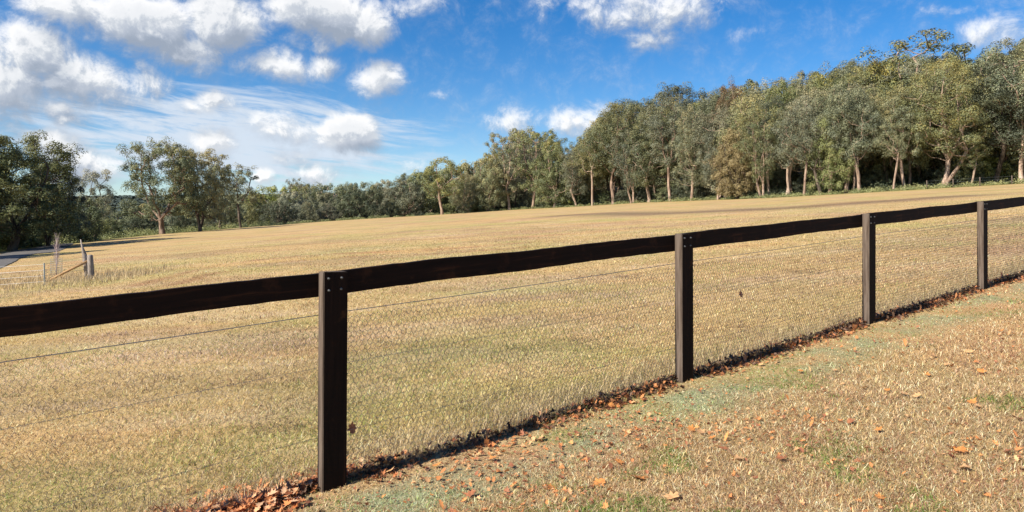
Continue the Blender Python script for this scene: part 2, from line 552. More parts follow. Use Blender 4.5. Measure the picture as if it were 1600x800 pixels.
WHEELS = [[hit(x, y) for x, y in w_] for w_ in (((215, 446), (300, 424), (400, 407), (520, 397), (660, 392), (820, 380)), ((250, 452), (330, 428), (430, 411), (540, 402), (680, 397), (830, 386)), ((300, 395), (420, 385), (560, 378), (720, 372)), ((1180, 350), (1320, 338), (1480, 322), (1640, 308)))]
def ground_color(X, Y, far=True):
    side = fence_side(X, Y)
    straw = np.array([.50, .355, .165]); near = np.array([.44, .30, .15])
    w = sstep(side, -.05, .15)[..., None]
    c = straw * (1 - w) + near * w
    gr = (sstep(fbm(X / 3.1, Y / 3.1, 21), .50, .68) * .38)[..., None]
    c = c * (1 - gr) + np.array([.33, .32, .11]) * gr
    rd = (sstep(fbm(X / 5, Y / 2.2, 31), .5, .7) * .55)[..., None]
    c = c * (1 - rd) + np.array([.40, .25, .15]) * rd
    ms = (sstep(side, .10, .2) * sstep(side, .95, .4) * sstep(fbm(X / .55, Y / .55, 41), .40, .60) * .75)[..., None]
    c = c * (1 - ms) + np.array([.26, .29, .17]) * ms
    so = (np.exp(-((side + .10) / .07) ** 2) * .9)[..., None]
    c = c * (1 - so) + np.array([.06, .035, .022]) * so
    pl = (sstep(fbm(X / 2.4, Y / .9, 101), .55, .72) * .26 * (1 - w[..., 0]))[..., None]
    c = c * (1 - pl) + np.array([.62, .47, .30]) * pl
    dk = (sstep(fbm(X / 1.7, Y / 1.1, 111), .56, .74) * .3 * (1 - w[..., 0]))[..., None]
    c = c * (1 - dk) + np.array([.27, .20, .10]) * dk
    for pts_ in WHEELS:
        wh = (np.exp(-(seg_dist(X, Y, pts_) / .30) ** 2) * .85 * sstep(fbm(X / 2, Y / 2, 121), .3, .55))[..., None]
        c = c * (1 - wh) + np.array([.36, .20, .11]) * wh
    if far:
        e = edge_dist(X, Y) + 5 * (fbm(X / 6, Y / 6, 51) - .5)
        tr = (np.exp(-(seg_dist(X, Y, TRACK) / 3.0) ** 2) * .85 * sstep(fbm(X / 9, Y / 9, 61), .25, .5))[..., None]
        c = c * (1 - tr) + np.array([.19, .13, .085]) * tr
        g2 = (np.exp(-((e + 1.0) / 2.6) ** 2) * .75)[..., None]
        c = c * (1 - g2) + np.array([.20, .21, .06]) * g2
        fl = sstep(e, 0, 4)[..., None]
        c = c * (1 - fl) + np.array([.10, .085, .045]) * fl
    return c

verts = np.stack([GX, GY, GZ], -1).reshape(-1, 3)
nx_, ny_ = len(gx), len(gy)
ii = np.arange(nx_ * ny_).reshape(ny_, nx_)
quads = np.stack([ii[:-1, :-1], ii[:-1, 1:], ii[1:, 1:], ii[1:, :-1]], -1).reshape(-1, 4)
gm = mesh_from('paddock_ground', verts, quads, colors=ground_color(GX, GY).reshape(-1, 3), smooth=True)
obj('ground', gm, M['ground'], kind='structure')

# ------------------------------------------------------------------ gravel track at the left
def strip(name, pix, width, mat, **props):
    pts = [hit(*p) if len(p) == 2 else p[:2] for p in pix]
    fine = []
    for i in range(len(pts) - 1):
        for k in range(14):
            t = k / 14
            p0 = pts[max(i - 1, 0)]; p1 = pts[i]; p2 = pts[i + 1]; p3 = pts[min(i + 2, len(pts) - 1)]
            fine.append(tuple(.5 * (2 * p1[j] + (p2[j] - p0[j]) * t + (2 * p0[j] - 5 * p1[j] + 4 * p2[j] - p3[j]) * t * t + (-p0[j] + 3 * p1[j] - 3 * p2[j] + p3[j]) * t ** 3) for j in (0, 1)))
    fine.append(pts[-1])
    v = []; n = 7
    for i, p in enumerate(fine):
        q = fine[min(i + 1, len(fine) - 1)]; r = fine[max(i - 1, 0)]
        d = Vector((q[0] - r[0], q[1] - r[1])).normalized()
        for k in range(n):
            s = (k / (n - 1) - .5) * width + (.25 * (float(vnoise(i * .35, k * 5.0, 9)) - .5) if k in (0, n - 1) else 0)
            x, y = p[0] - d.y * s, p[1] + d.x * s
            v.append((x, y, gz(x, y) + .035 + .03 * (1 - (2 * k / (n - 1) - 1) ** 2)))
    f = [(i * n + k, (i + 1) * n + k, (i + 1) * n + k + 1, i * n + k + 1) for i in range(len(fine) - 1) for k in range(n - 1)]
    me = mesh_from(name, v, f)
    return obj(name, me, mat, **props)
strip('gravel_track', [(-160, 450), (-60, 424), (10, 402), (55, 389), (90, 383), (150, 374), (200, 369), (250, 364)], 2.7, M['track'], kind='structure')

# ------------------------------------------------------------------ trees
def tube_arrays(p0, p1, r0, r1, n=6):
    d = p1 - p0; L = np.linalg.norm(d, axis=1, keepdims=True) + 1e-9; d = d / L
    a = np.where(np.abs(d[:, 2:3]) < .9, np.array([[0, 0, 1.0]]), np.array([[1.0, 0, 0]]))
    u = np.cross(d, a); u /= np.linalg.norm(u, axis=1, keepdims=True) + 1e-9
    w = np.cross(d, u)
    t = 2 * np.pi * np.arange(n) / n
    ring = u[:, None, :] * np.cos(t)[None, :, None] + w[:, None, :] * np.sin(t)[None, :, None]
    e = d * np.minimum(L * .06, r0[:, None] * .3)
    A = (p0 - e)[:, None, :] + ring * r0[:, None, None]
    B = (p1 + e)[:, None, :] + ring * r1[:, None, None]
    V = np.concatenate([A, B], 1).reshape(-1, 3)
    m = len(p0)
    base = (np.arange(m) * 2 * n)[:, None]
    k = np.arange(n)[None, :]; k2 = (np.arange(n) + 1)[None, :] % n
    Fq = np.stack([base + k, base + k2, base + n + k2, base + n + k], -1).reshape(-1, 4)
    return V, Fq

def leaf_quads(centers, normals, length, width, r, droop=.5):
    n = len(centers)
    rv = r.normal(size=(n, 3)); rv[:, 2] -= droop
    nn = normals / (np.linalg.norm(normals, axis=1, keepdims=True) + 1e-9)
    t = rv - nn * (rv * nn).sum(1, keepdims=True)
    t /= np.linalg.norm(t, axis=1, keepdims=True) + 1e-9
    b = np.cross(nn, t)
    L = (length * r.uniform(.6, 1.3, n))[:, None]; Wd = (width * r.uniform(.6, 1.3, n))[:, None]
    v = np.stack([centers - t * L * .5, centers + b * Wd * .5 - t * L * .05, centers + t * L * .5, centers - b * Wd * .5 - t * L * .05], 1)
    return v.reshape(-1, 3)

def make_tree(seed, H=16, cr=4.0, lo=.3, n_cl=60, clr=1.1, lean=(0, 0), forks=3, shape='dome', leaves=150, fork_at=.28, tr=.036, gap=.78, stems=1, llen=.25, flat=.95):
    r = np.random.default_rng(seed)
    lean = np.array([lean[0], lean[1], 0.0])
    def axis(t):
        return lean * H * t ** 1.3
    # --- clump centres
    C = []
    tries = 0
    lob = r.uniform(0, 6.28, 4)
    while len(C) < n_cl and tries < 6000:
        tries += 1
        t = lo + (1 - lo) * r.uniform(0, 1) ** .85
        q = (t - lo) / (1 - lo)
        if shape == 'dome':
            prof = math.sin(math.pi * min(1, .18 + q * .80)) ** .6
        elif shape == 'spread':
            prof = (math.sqrt(max(0, 1 - ((q - .42) / .62) ** 2))) ** .8
        elif shape == 'vase':
            prof = .35 + .75 * math.sin(math.pi * min(1, q * .86)) ** .8 if q < .97 else .25
        else:  # top heavy
            prof = math.sin(math.pi * (.12 + .8 * q ** .8)) ** .7
        a = r.uniform(0, 2 * math.pi)
        env = cr * prof * (1 + .22 * math.sin(2 * a + lob[0] + 4 * q) + .16 * math.sin(3 * a + lob[1] - 6 * q))
        rad = env * math.sqrt(r.uniform(.12, 1))
        p = axis(t) + np.array([math.cos(a) * rad, math.sin(a) * rad, t * H - clr * .5])
        if all(np.linalg.norm((p - c) * [1, 1, 1.25]) > clr * gap * 1.72 for c in C):
            C.append(p)
    C = np.array(C)
    # --- skeleton
    N = []; par = []
    def add(p, pa):
        N.append(np.array(p, float)); par.append(pa); return len(N) - 1
    for s_ in range(stems):
        off = np.array([0.0, 0, 0]) if s_ == 0 else np.array([r.uniform(-.5, .5), r.uniform(-.4, .4), 0])
        root = add(off + [0, 0, -.6], -1)
        cur = root; fh = fork_at * H * r.uniform(.85, 1.15)
        tilt = np.array([r.uniform(-.24, .24), r.uniform(-.2, .2), 0]) * (1 if stems == 1 else 2.0)
        for k in range(1, 7):
            t = k / 6
            p = off + axis(fh * t / H) + [0, 0, fh * t] + tilt * fh * t + np.array([math.sin(t * 5 + seed), math.cos(t * 4 + seed), 0]) * .09
            cur = add(p, cur)
        fork = cur
        for j in range(forks):
            a = 2 * math.pi * (j + r.uniform(-.3, .3)) / forks + seed
            topz = H * r.uniform(.66, .84)
            rr = cr * r.uniform(.25, .6) if forks > 1 else .3
            end = axis(topz / H) + np.array([math.cos(a) * rr, math.sin(a) * rr, topz])
            st = N[fork]; c2 = fork
            for k in range(1, 8):
                t = k / 7
                p = st * (1 - t) + end * t
                p[:2] += (end[:2] - st[:2]) * .35 * math.sin(math.pi * t)
                p += r.normal(size=3) * .12
                c2 = add(p, c2)
    order = np.argsort([min(np.linalg.norm(c - n) for n in N) for c in C])
    tips = []
    for i in order:
        c = C[i]
        A = np.array(N)
        d = np.linalg.norm(A - c, axis=1)
        cost = d + np.maximum(0, A[:, 2] - c[2] + .25 * np.hypot(A[:, 0] - c[0], A[:, 1] - c[1])) * 1.8
        cost[[k for k in range(len(N)) if N[k][2] < min(fork_at, lo) * H * .75]] += 50
        b = int(np.argmin(cost)); st = A[b]; cur = b
        ns = 3 if d[b] < 2.5 else 5
        for k in range(1, ns + 1):
            t = k / ns
            p = st * (1 - t) + c * t
            p[2] -= .14 * d[b] * math.sin(math.pi * t)
            p += r.normal(size=3) * .05 * d[b] * (1 if k < ns else 0)
            cur = add(p, cur)
        tips.append(cur)
    A = np.array(N); par_a = np.array(par)
    cnt = np.zeros(len(A))
    for t in tips: cnt[t] += 1
    for k in range(len(A) - 1, -1, -1):
        if par_a[k] >= 0: cnt[par_a[k]] += cnt[k]
    rad = tr * np.maximum(cnt, .4) ** .5
    hgt = A[:, 2]
    rad = rad * (1 + .5 * np.exp(-np.maximum(hgt, 0) / .5) * (hgt < 3))
    e = par_a >= 0
    V, Fq = tube_arrays(A[par_a[e]], A[e], np.minimum(rad[par_a[e]], rad[e] * 1.35), rad[e])
    trunk = mesh_from('trunk', V, Fq, smooth=True)
    # --- leaves
    cs = []; ns_ = []
    for c in C:
        n = int(leaves * 2.0 * r.uniform(.75, 1.25)); R_ = clr * 1.12 * r.uniform(.7, 1.3)
        sub = r.normal(size=(5, 3)) * [.30, .30, .26] * R_
        w = r.integers(0, 5, n)
        d = r.normal(size=(n, 3)); d /= np.linalg.norm(d, axis=1, keepdims=True)
        d[:, 2] = np.where(d[:, 2] < -.55, -d[:, 2], d[:, 2])
        rr = R_ * .54 * r.uniform(.4, 1, n)[:, None] ** .4
        p = c + sub[w] + d * rr * [1, 1, flat]
        p[:, 2] -= .22 * R_ * r.uniform(0, 1, n) ** 3
        out = (p - c) / R_
        cs.append(p); ns_.append(out * .9 + d * 1.1 + [0, 0, .3] + r.normal(size=(n, 3)) * .38)
    cs = np.concatenate(cs); ns_ = np.concatenate(ns_)
    LV = leaf_quads(cs, ns_, llen, llen * .42, r)
    crown = mesh_from('crown', LV, np.arange(len(LV)).reshape(-1, 4))
    return dict(trunk=trunk, crown=crown, H=H, w=cr)

VAR = dict(
    tall=[make_tree(11, 18, 3.7, .32, 66, 1.42, (.06, 0), 2, 'dome', 240, stems=2, fork_at=.3), make_tree(12, 18, 3.3, .24, 64, 1.38, (-.05, 0), 3, 'dome', 240, stems=2, fork_at=.24),
          make_tree(13, 18, 4.1, .36, 66, 1.45, (.11, .02), 3, 'vase', 240, fork_at=.22), make_tree(14, 18, 3.6, .22, 72, 1.38, (-.02, 0), 2, 'dome', 240, fork_at=.3),
          make_tree(15, 18, 4.3, .38, 60, 1.5, (.02, 0), 4, 'top', 240, fork_at=.34)],
    full=[make_tree(21, 14, 4.1, .13, 84, 1.25, (.02, 0), 3, 'dome', 220, fork_at=.2), make_tree(22, 14, 3.8, .10, 80, 1.25, (-.03, 0), 4, 'dome', 220, stems=2, fork_at=.18)],
    spread=[make_tree(31, 14, 6.2, .24, 120, 1.05, (-.02, 0), 4, 'spread', 160, fork_at=.18, tr=.034, gap=.7), make_tree(32, 14, 5.0, .22, 92, 1.1, (.03, 0), 3, 'spread', 160, fork_at=.2, tr=.033),
            make_tree(33, 14, 5.6, .30, 88, 1.15, (.06, 0), 4, 'spread', 150, fork_at=.22, stems=2)],
    slim=[make_tree(41, 13, 2.5, .42, 30, .95, (.03, 0), 2, 'dome', 120, fork_at=.4), make_tree(42, 13, 3.2, .36, 40, 1.0, (-.04, 0), 3, 'spread', 130, fork_at=.42)],
    sparse=[make_tree(51, 17, 4.6, .22, 70, .95, (.02, 0), 3, 'vase', 105, gap=1.0), make_tree(52, 18, 5.2, .42, 56, .95, (.05, 0), 4, 'top', 110, gap=1.1, fork_at=.36)],
    round=[make_tree(61, 8, 3.6, .10, 60, 1.0, (0, 0), 4, 'dome', 170, fork_at=.15), make_tree(62, 8, 4.4, .08, 70, 1.05, (0, 0), 4, 'dome', 170, fork_at=.12, stems=2)],
)
VAR['tall'] += [make_tree(16, 18, 3.0, .44, 44, 1.38, (-.09, 0), 2, 'dome', 165, fork_at=.42), make_tree(17, 18, 4.6, .26, 74, 1.3, (.04, 0), 4, 'vase', 170, fork_at=.16, stems=2), make_tree(18, 18, 3.9, .40, 50, 1.35, (.0, .03), 3, 'top', 180, fork_at=.3, flat=.8)]
VAR['bare'] = [make_tree(91, 15, 3.4, .35, 60, 1.0, (.05, 0), 3, 'vase', 14, fork_at=.3)]
VAR['dense'] = [make_tree(81, 14, 6.0, .16, 150, 1.0, (.02, 0), 4, 'spread', 170, fork_at=.16, tr=.03, gap=.78), make_tree(82, 14, 5.4, .20, 130, 1.0, (.05, 0), 3, 'spread', 170, fork_at=.2, tr=.03, gap=.78, stems=2)]
VAR['giant'] = [make_tree(71, 19, 5.4, .33, 78, 1.5, (.0, 0), 3, 'dome', 260, fork_at=.26, tr=.045, stems=2, gap=.85, flat=.85)]

prng = random.Random(5)
ONES = 'first second third fourth fifth sixth seventh eighth ninth tenth eleventh twelfth thirteenth fourteenth fifteenth sixteenth seventeenth eighteenth nineteenth'.split()
TENS = {2: ('twentieth', 'twenty'), 3: ('thirtieth', 'thirty'), 4: ('fortieth', 'forty'), 5: ('fiftieth', 'fifty'), 6: ('sixtieth', 'sixty'), 7: ('seventieth', 'seventy')}
def ordinal(i):
    if i < 20: return ONES[i - 1]
    a, b = TENS[i // 10]
    return a if i % 10 == 0 else b + '-' + ONES[i % 10 - 1]
def number_off(objs, text):
    objs = sorted(objs, key=lambda o: o.location.x / max(o.location.y, .1))
    for i, o in enumerate(objs):
        o['label'] = text.format(ordinal(i + 1))
mesh_mats = {}
def place(kind, px, Y, top, label, group=None, idx=None, leaf='leaf', bark='bark', name='gum_tree', category='tree', wscale=1.0, rot=None, leanpx=0, height=None):
    X = (px - 800) / F * Y
    z = gz(X, Y)
    vs = VAR[kind]; v = vs[idx if idx is not None else prng.randrange(len(vs))]
    h = height if height is not None else EYE + (HOR - top) / F * Y - z
    h = max(h, 2.5)
    s = h / (v['H'] * 1.0)
    key = (id(v['trunk']), leaf, bark)
    if key not in mesh_mats:
        if v['trunk'].materials:
            t = v['trunk'].copy(); t.materials.clear(); c = v['crown'].copy(); c.materials.clear()
        else:
            t, c = v['trunk'], v['crown']
        t.materials.append(M[bark]); c.materials.append(M[leaf])
        mesh_mats[key] = (t, c)
    t, c = mesh_mats[key]
    root = empty(name, (X, Y, z), label=label, category=category)
    if group: root['group'] = group
    root.rotation_euler = (0, R(leanpx), rot if rot is not None else prng.uniform(0, 6.28))
    root.scale = (s * wscale, s * wscale, s)
    obj('trunk', t, None, root); obj('crown', c, None, root)
    return root

def edgeY(px): return float(np.interp(px, EDGE_PX, EDGE_Y))
SKY_PX = [380, 470, 540, 600, 640, 690, 740, 758, 790, 822, 844, 875, 912, 937, 969, 1010, 1050, 1125, 1169, 1199, 1277, 1319, 1340, 1382, 1440, 1490, 1525, 1574, 1596, 1700]
SKY_Y = [288, 286, 288, 286, 280, 262, 258, 236, 205, 198, 204, 214, 212, 174, 152, 150, 136, 132, 124, 117, 112, 93, 90, 86, 84, 80, 82, 78, 50, 46]
def skyline(px): return float(np.interp(px, SKY_PX, SKY_Y))

# left group, each one different
place('dense', 18, 62, 208, 'huge dark-leaved gum tree at the far left beside the gravel track', idx=0, leaf='leaf_dark', bark='bark_dark', wscale=1.25, rot=.4, name='gum_tree')
place('dense', 74, 68, 246, 'dark gum tree leaning right over the gravel track, behind the bare sapling', idx=1, leaf='leaf_dark', bark='bark_dark', wscale=.85, rot=0)
place('dense', -62, 58, 200, 'dark gum tree cut by the left frame edge beside the track', idx=1, leaf='leaf_dark', bark='bark_dark', wscale=1.0, rot=2)
place('round', 122, 80, 306, 'low dark green bushy tree beyond the leaning old fence post', idx=1, leaf='leaf_dark', bark='bark_dark', name='bushy_tree')
place('slim', 150, 84, 266, 'slender gum tree with a thin high crown between the dark trees and the wide gum', idx=1, leaf='leaf', bark='bark_dark', rot=1)
place('spread', 255, 103, 220, 'wide spreading gum tree with a pale slanting limb at the left end of the field', idx=0, leaf='leaf', bark='bark', rot=2.0, wscale=.93)
place('dense', 314, 108, 234, 'grey-green gum tree just right of the wide spreading gum', idx=1, leaf='leaf', bark='bark_dark', rot=2.2, wscale=.98)
place('slim', 377, 126, 257, 'tall narrow gum tree on the right end of the left-hand tree group', idx=0, leaf='leaf', bark='bark_dark', rot=.2, wscale=1.25)
place('spread', 345, 128, 262, 'smaller gum tree half hidden behind the grey-green gum', idx=2, leaf='leaf', bark='bark_dark', rot=4, wscale=.8)
place('round', 200, 150, 322, 'low olive tree seen under the slanting limb of the wide gum', idx=0, leaf='leaf_green', bark='bark_dark', name='bushy_tree')
place('dense', -382, 40, 0, 'tall gum tree standing outside the left picture edge near the track', idx=0, leaf='leaf_dark', bark='bark_dark', height=13)
place('dense', -330, 52, 0, 'second gum tree outside the left picture edge, farther along the track', idx=1, leaf='leaf_dark', bark='bark_dark', height=13)
# trees across the valley between the left group and the forest
GV = 'bushy gum trees standing beyond the middle of the field'
k = 0
valley = [(165, 190, 318), (225, 185, 316), (285, 175, 312), (400, 160, 300), (428, 175, 288), (455, 165, 296), (485, 185, 287), (505, 160, 298), (520, 200, 284), (612, 165, 292), (640, 162, 278),
          (662, 168, 262), (632, 175, 270), (712, 172, 254), (738, 170, 246), (600, 178, 278), (676, 185, 258), (590, 200, 286), (545, 205, 286), (470, 210, 284), (435, 150, 312), (480, 152, 314), (515, 156, 316), (610, 158, 310), (370, 200, 300), (345, 160, 312), (100, 170, 322), (50, 150, 320), (10, 150, 315)]
VT = []
for (px, Y, top) in valley:
    VT.append(place('round' if k % 3 else 'full', px, Y, top, 'x', GV, leaf='leaf' if k % 4 else 'leaf_green', bark='bark_dark' if k % 2 else 'bark', wscale=1.05, name='bushy_tree'))
    k += 1
number_off(VT, 'bushy gum tree in the low distant tree line, {} from its left end')
place('round', 565, 155, 282, 'dense dark dome-shaped tree in the low tree line at mid field', idx=1, leaf='leaf_dark', bark='bark_dark', name='bushy_tree', wscale=.95)
place('sparse', 455, 195, 278, 'thin-crowned gum tree poking above the low tree line', idx=1, name='gum_tree', wscale=.8)
# forest edge
place('slim', 691, 150, 247, 'round-crowned gum tree with a pale straight trunk at the left tip of the forest', idx=1, wscale=1.35, rot=2.6)
FR = [
    # px, top, kind, idx, leaf, bark, wscale, lean deg, label
    (725, 268, 'full', 0, 'leaf', 'bark', .9, 0, 'low gum tree right beside the round-crowned gum at the left tip of the forest'),
    (762, 236, 'full', 1, 'leaf', 'bark', .9, 0, 'gum tree at the forest edge where the tree tops first rise'),
    (796, 203, 'sparse', 0, 'leaf', 'bark', .85, 0, 'tall loose-crowned gum tree with sky showing through, left half of the forest'),
    (832, 198, 'sparse', 0, 'leaf', 'bark', .9, 0, 'loose-crowned gum tree right of the other see-through gum'),
    (866, 216, 'full', 0, 'leaf', 'bark', .8, 0, 'gum tree at the forest edge below the small white cloud'),
    (900, 224, 'tall', 1, 'leaf', 'bark', 1.0, 0, 'gum tree in the dip of the tree tops at the forest edge'),
    (926, 200, 'tall', 5, 'leaf', 'bark', .95, -4, 'gum tree at the right end of the dip in the tree tops'),
    (958, 160, 'tall', 2, 'leaf', 'bark', .95, 0, 'tall gum tree just right of the white cloud, forest edge'),
    (986, 205, 'tall', 6, 'leaf', 'bark', .95, 0, 'shorter many-stemmed gum with pale trunks at the front of the forest'),
    (1015, 165, 'tall', 3, 'leaf', 'bark', .95, 5, 'gum tree at the forest edge above the left part of the second rail'),
    (1048, 150, 'tall', 7, 'leaf', 'bark', .95, 0, 'gum tree at the forest edge above the second fence post'),
    (1080, 165, 'tall', 3, 'leaf', 'bark', .8, 0, 'gum tree left of the brown-leaved tree at the forest edge'),
    (1122, 160, 'tall', 1, 'leaf', 'bark', .9, 0, 'gum tree standing right behind the brown-leaved tree'),
    (1152, 196, 'full', 1, 'leaf_brown', 'bark_dark', .95, 0, 'brown-leaved shorter tree in front of the green forest'),
    (1188, 168, 'tall', 6, 'leaf', 'bark', .9, 0, 'gum tree just right of the brown-leaved tree'),
    (1232, 150, 'tall', 0, 'leaf', 'bark', 1.0, -12, 'gum tree with a pale trunk leaning left, forest edge'),
    (1256, 158, 'tall', 5, 'leaf', 'bark', .9, -5, 'gum tree just right of the left-leaning trunk'),
    (1296, 170, 'full', 0, 'leaf_green', 'bark', .8, 0, 'greener full gum tree at the forest edge left of the three pale trunks'),
    (1322, 128, 'tall', 4, 'leaf', 'bark', .95, -4, 'leftmost of the three close pale-trunked gum trees'),
    (1334, 146, 'tall', 5, 'leaf', 'bark', .85, -4, 'middle one of the three close pale-trunked gum trees'),
    (1344, 135, 'tall', 2, 'leaf', 'bark', .9, 0, 'rightmost of the three close pale-trunked gum trees'),
    (1396, 165, 'tall', 5, 'leaf', 'bark', .85, 0, 'shorter gum tree between the three pale trunks and the big layered gum'),
    (1413, 140, 'tall', 7, 'leaf', 'bark', .9, 4, 'gum tree close left of the big layered gum'),
    (1474, 92, 'giant', 0, 'leaf', 'bark', 1.0, 0, 'biggest gum tree, layered dark crown on pinkish split trunks, right part of the forest'),
    (1516, 215, 'slim', 0, 'leaf', 'bark', 1.2, -3, 'small thin gum tree just right of the biggest gum trunks'),
    (1556, 100, 'tall', 4, 'leaf_dark', 'bark_dark', 1.05, 0, 'forked dark-trunked gum tree between the biggest gum and the right frame edge'),
    (1604, 62, 'tall', 6, 'leaf', 'bark', 1.05, 0, 'tall gum tree cut by the right frame edge'),
    (1655, 60, 'tall', 0, 'leaf', 'bark', 1.05, 0, 'gum tree beyond the right frame edge'),
]
for (px, top, kind, idx, lf, bk, ws, ln, lab) in FR:
    place(kind, px, edgeY(px) + prng.uniform(1.0, 3.5), top, lab, 'gum trees along the front edge of the forest', idx=idx, leaf=lf, bark=bk, wscale=ws * 1.08, leanpx=ln + prng.uniform(-3, 3))
place('sparse', 1425, 108, 52, 'feathery see-through gum crown standing highest above the forest', idx=1, wscale=1.75, rot=.6)
place('tall', 1146, 118, 128, 'gum tree with a rust-red top behind the brown-leaved tree', idx=4, leaf='leaf_red', wscale=.62)
place('bare', 1282, 94, 185, 'half-dead gum tree of bare grey-brown branches beside the greener full gum', bark='bark_dark', name='dead_tree', rot=1.0, wscale=1.1)
GB = 'gum trees inside the forest behind its front edge'
for row, (off, step, drop, amt) in enumerate(((9, 30, 22, 26), (19, 32, 8, 22), (31, 38, 2, 16), (46, 46, 0, 12))):
    px = 712 + 9 * row
    RT = []
    while px < 1730:
        Y = edgeY(px) + off + prng.uniform(-3, 3)
        top = skyline(px) + drop + prng.uniform(-4, amt)
        kind = prng.choice(['tall', 'tall', 'tall', 'full'])
        RT.append(place(kind, px, Y, top, 'x', GB, leaf=prng.choice(['leaf', 'leaf', 'leaf_dark']), bark=prng.choice(['bark', 'bark', 'bark_dark']), wscale=prng.uniform(.85, 1.15)))
        px += step * prng.uniform(.75, 1.25)
    number_off(RT, 'gum tree in the ' + ('second', 'third', 'fourth', 'rearmost')[row] + ' row of the forest, {} from its left end')
# shrubs on the forest floor
GS = 'shrubs on the forest floor'
px = 700
SHR = []
while px < 1700:
    Y = edgeY(px) + prng.uniform(5, 14)
    SHR.append(place('round', px, Y, 0, 'x', GS, leaf=prng.choice(['leaf_dark', 'leaf_dark', 'leaf_green']), bark='bark_dark', name='shrub', category='shrub', height=prng.uniform(2.2, 4.2), wscale=1.2))
    px += prng.uniform(14, 26)
number_off(SHR, 'dark leafy shrub on the forest floor, {} from its left end')
SHL = []
for (px, Y, h, lf) in ((-60, 64, 4, 'leaf_dark'), (-25, 66, 4.4, 'leaf_dark'), (2, 68, 3.5, 'leaf_dark'), (30, 70, 2.6, 'leaf_green'), (48, 70, 2.4, 'leaf_green'), (70, 76, 4, 'leaf_dark'), (96, 80, 3.6, 'leaf_dark'), (140, 94, 3.4, 'leaf_green'), (172, 100, 3.2, 'leaf_dark'), (14, 96, 7, 'leaf_dark'), (60, 100, 6.5, 'leaf_dark'), (228, 122, 4.5, 'leaf_dark'), (290, 125, 4.5, 'leaf_dark')):
    SHL.append(place('round', px, Y, 0, 'x', 'shrubs under the left-hand trees', leaf=lf, bark='bark_dark', name='shrub', category='shrub', height=h, wscale=1.25))
number_off(SHL, 'leafy shrub beneath the left-hand gum trees, {} from the left')

# undergrowth along the forest edge (uncountable)
def undergrowth(name, pxr, nclump, seed, label, e_rng, size, mat, leaf=.22):
    r = np.random.default_rng(seed)
    cs = []; ns_ = []
    for i in range(nclump):
        px = r.uniform(*pxr); Y = edgeY(px) + r.uniform(*e_rng)
        X = (px - 800) / F * Y; z = gz(X, Y)
        s = r.uniform(*size)
        n = int(50 + 60 * s)
        d = r.normal(size=(n, 3)); d /= np.linalg.norm(d, axis=1, keepdims=True); d[:, 2] = np.abs(d[:, 2])
        rr = r.uniform(.3, 1, n)[:, None] ** .5
        p = np.array([X, Y, z]) + d * rr * [s * 1.2, s * 1.2, s * r.uniform(.6, 1.1)]
        cs.append(p); ns_.append(d + r.normal(size=(n, 3)) * .5)
    cs = np.concatenate(cs); ns_ = np.concatenate(ns_)
    LV = leaf_quads(cs, ns_, leaf, leaf * .4, r, droop=-.4)
    return obj(name, mesh_from(name, LV, np.arange(len(LV)).reshape(-1, 4)), mat, kind='stuff', label=label, category='undergrowth')
undergrowth('undergrowth', (420, 1720), 480, 3, 'yellow-green low undergrowth along the foot of the forest', (-1.5, 6), (.25, .8), M['leaf_green'])
undergrowth('dark_undergrowth', (640, 1720), 420, 4, 'dark tangled undergrowth between the tree trunks', (3, 22), (.6, 1.7), M['leaf_dark'])
undergrowth('trackside_undergrowth', (-100, 420), 260, 5, 'bright green weeds and bushes behind the gravel track at the left', (0, 14), (.4, 1.5), M['leaf_green'])

# far wooded hill beyond the valley
r = np.random.default_rng(77)
n = 8000
ang = r.uniform(R(-52), R(-4), n); dist = r.uniform(330, 760, n)
hx = np.sin(ang) * dist; hy = np.cos(ang) * dist; hz = ground(hx, hy)
cs = []; ns_ = []
for k in range(20):
    d = r.normal(size=(n, 3)); d /= np.linalg.norm(d, axis=1, keepdims=True); d[:, 2] = np.abs(d[:, 2])
    p = np.stack([hx, hy, hz], 1) + d * [4.2, 4.2, 7.5]
    cs.append(p); ns_.append(d)
LV = leaf_quads(np.concatenate(cs), np.concatenate(ns_), 3.0, 2.0, r)
obj('distant_woodland', mesh_from('distant_woodland', LV, np.arange(len(LV)).reshape(-1, 4)), M['far'], kind='stuff', label='dark bluish wooded hill far beyond the left trees', category='woodland')

# ------------------------------------------------------------------ far wire fence along the forest
ff = empty('distant_fence', (0, 0, 0), label='thin grey post and wire fence along the foot of the forest at far right', category='fence')
prev = None
wmb = MB()
for px in (1448, 1489, 1531, 1581, 1640):
    Y = edgeY(px) - 1.2; X = (px - 800) / F * Y; z = gz(X, Y)
    mb = MB(); mb.tube([(X, Y, z - .3), (X + .02, Y, z + .5), (X, Y, z + 1.05)], [.075, .07, .065], 8)
    obj('post', mb.mesh('far_post', True), M['grey_end'], ff)
    if prev:
        for h in (.35, .65, .95):
            wmb.tube([(prev[0], prev[1], prev[2] + h), (X, Y, z + h)], .006, 3)
    prev = (X, Y, z)
obj('wire', wmb.mesh('far_wire'), M['wire'], ff)

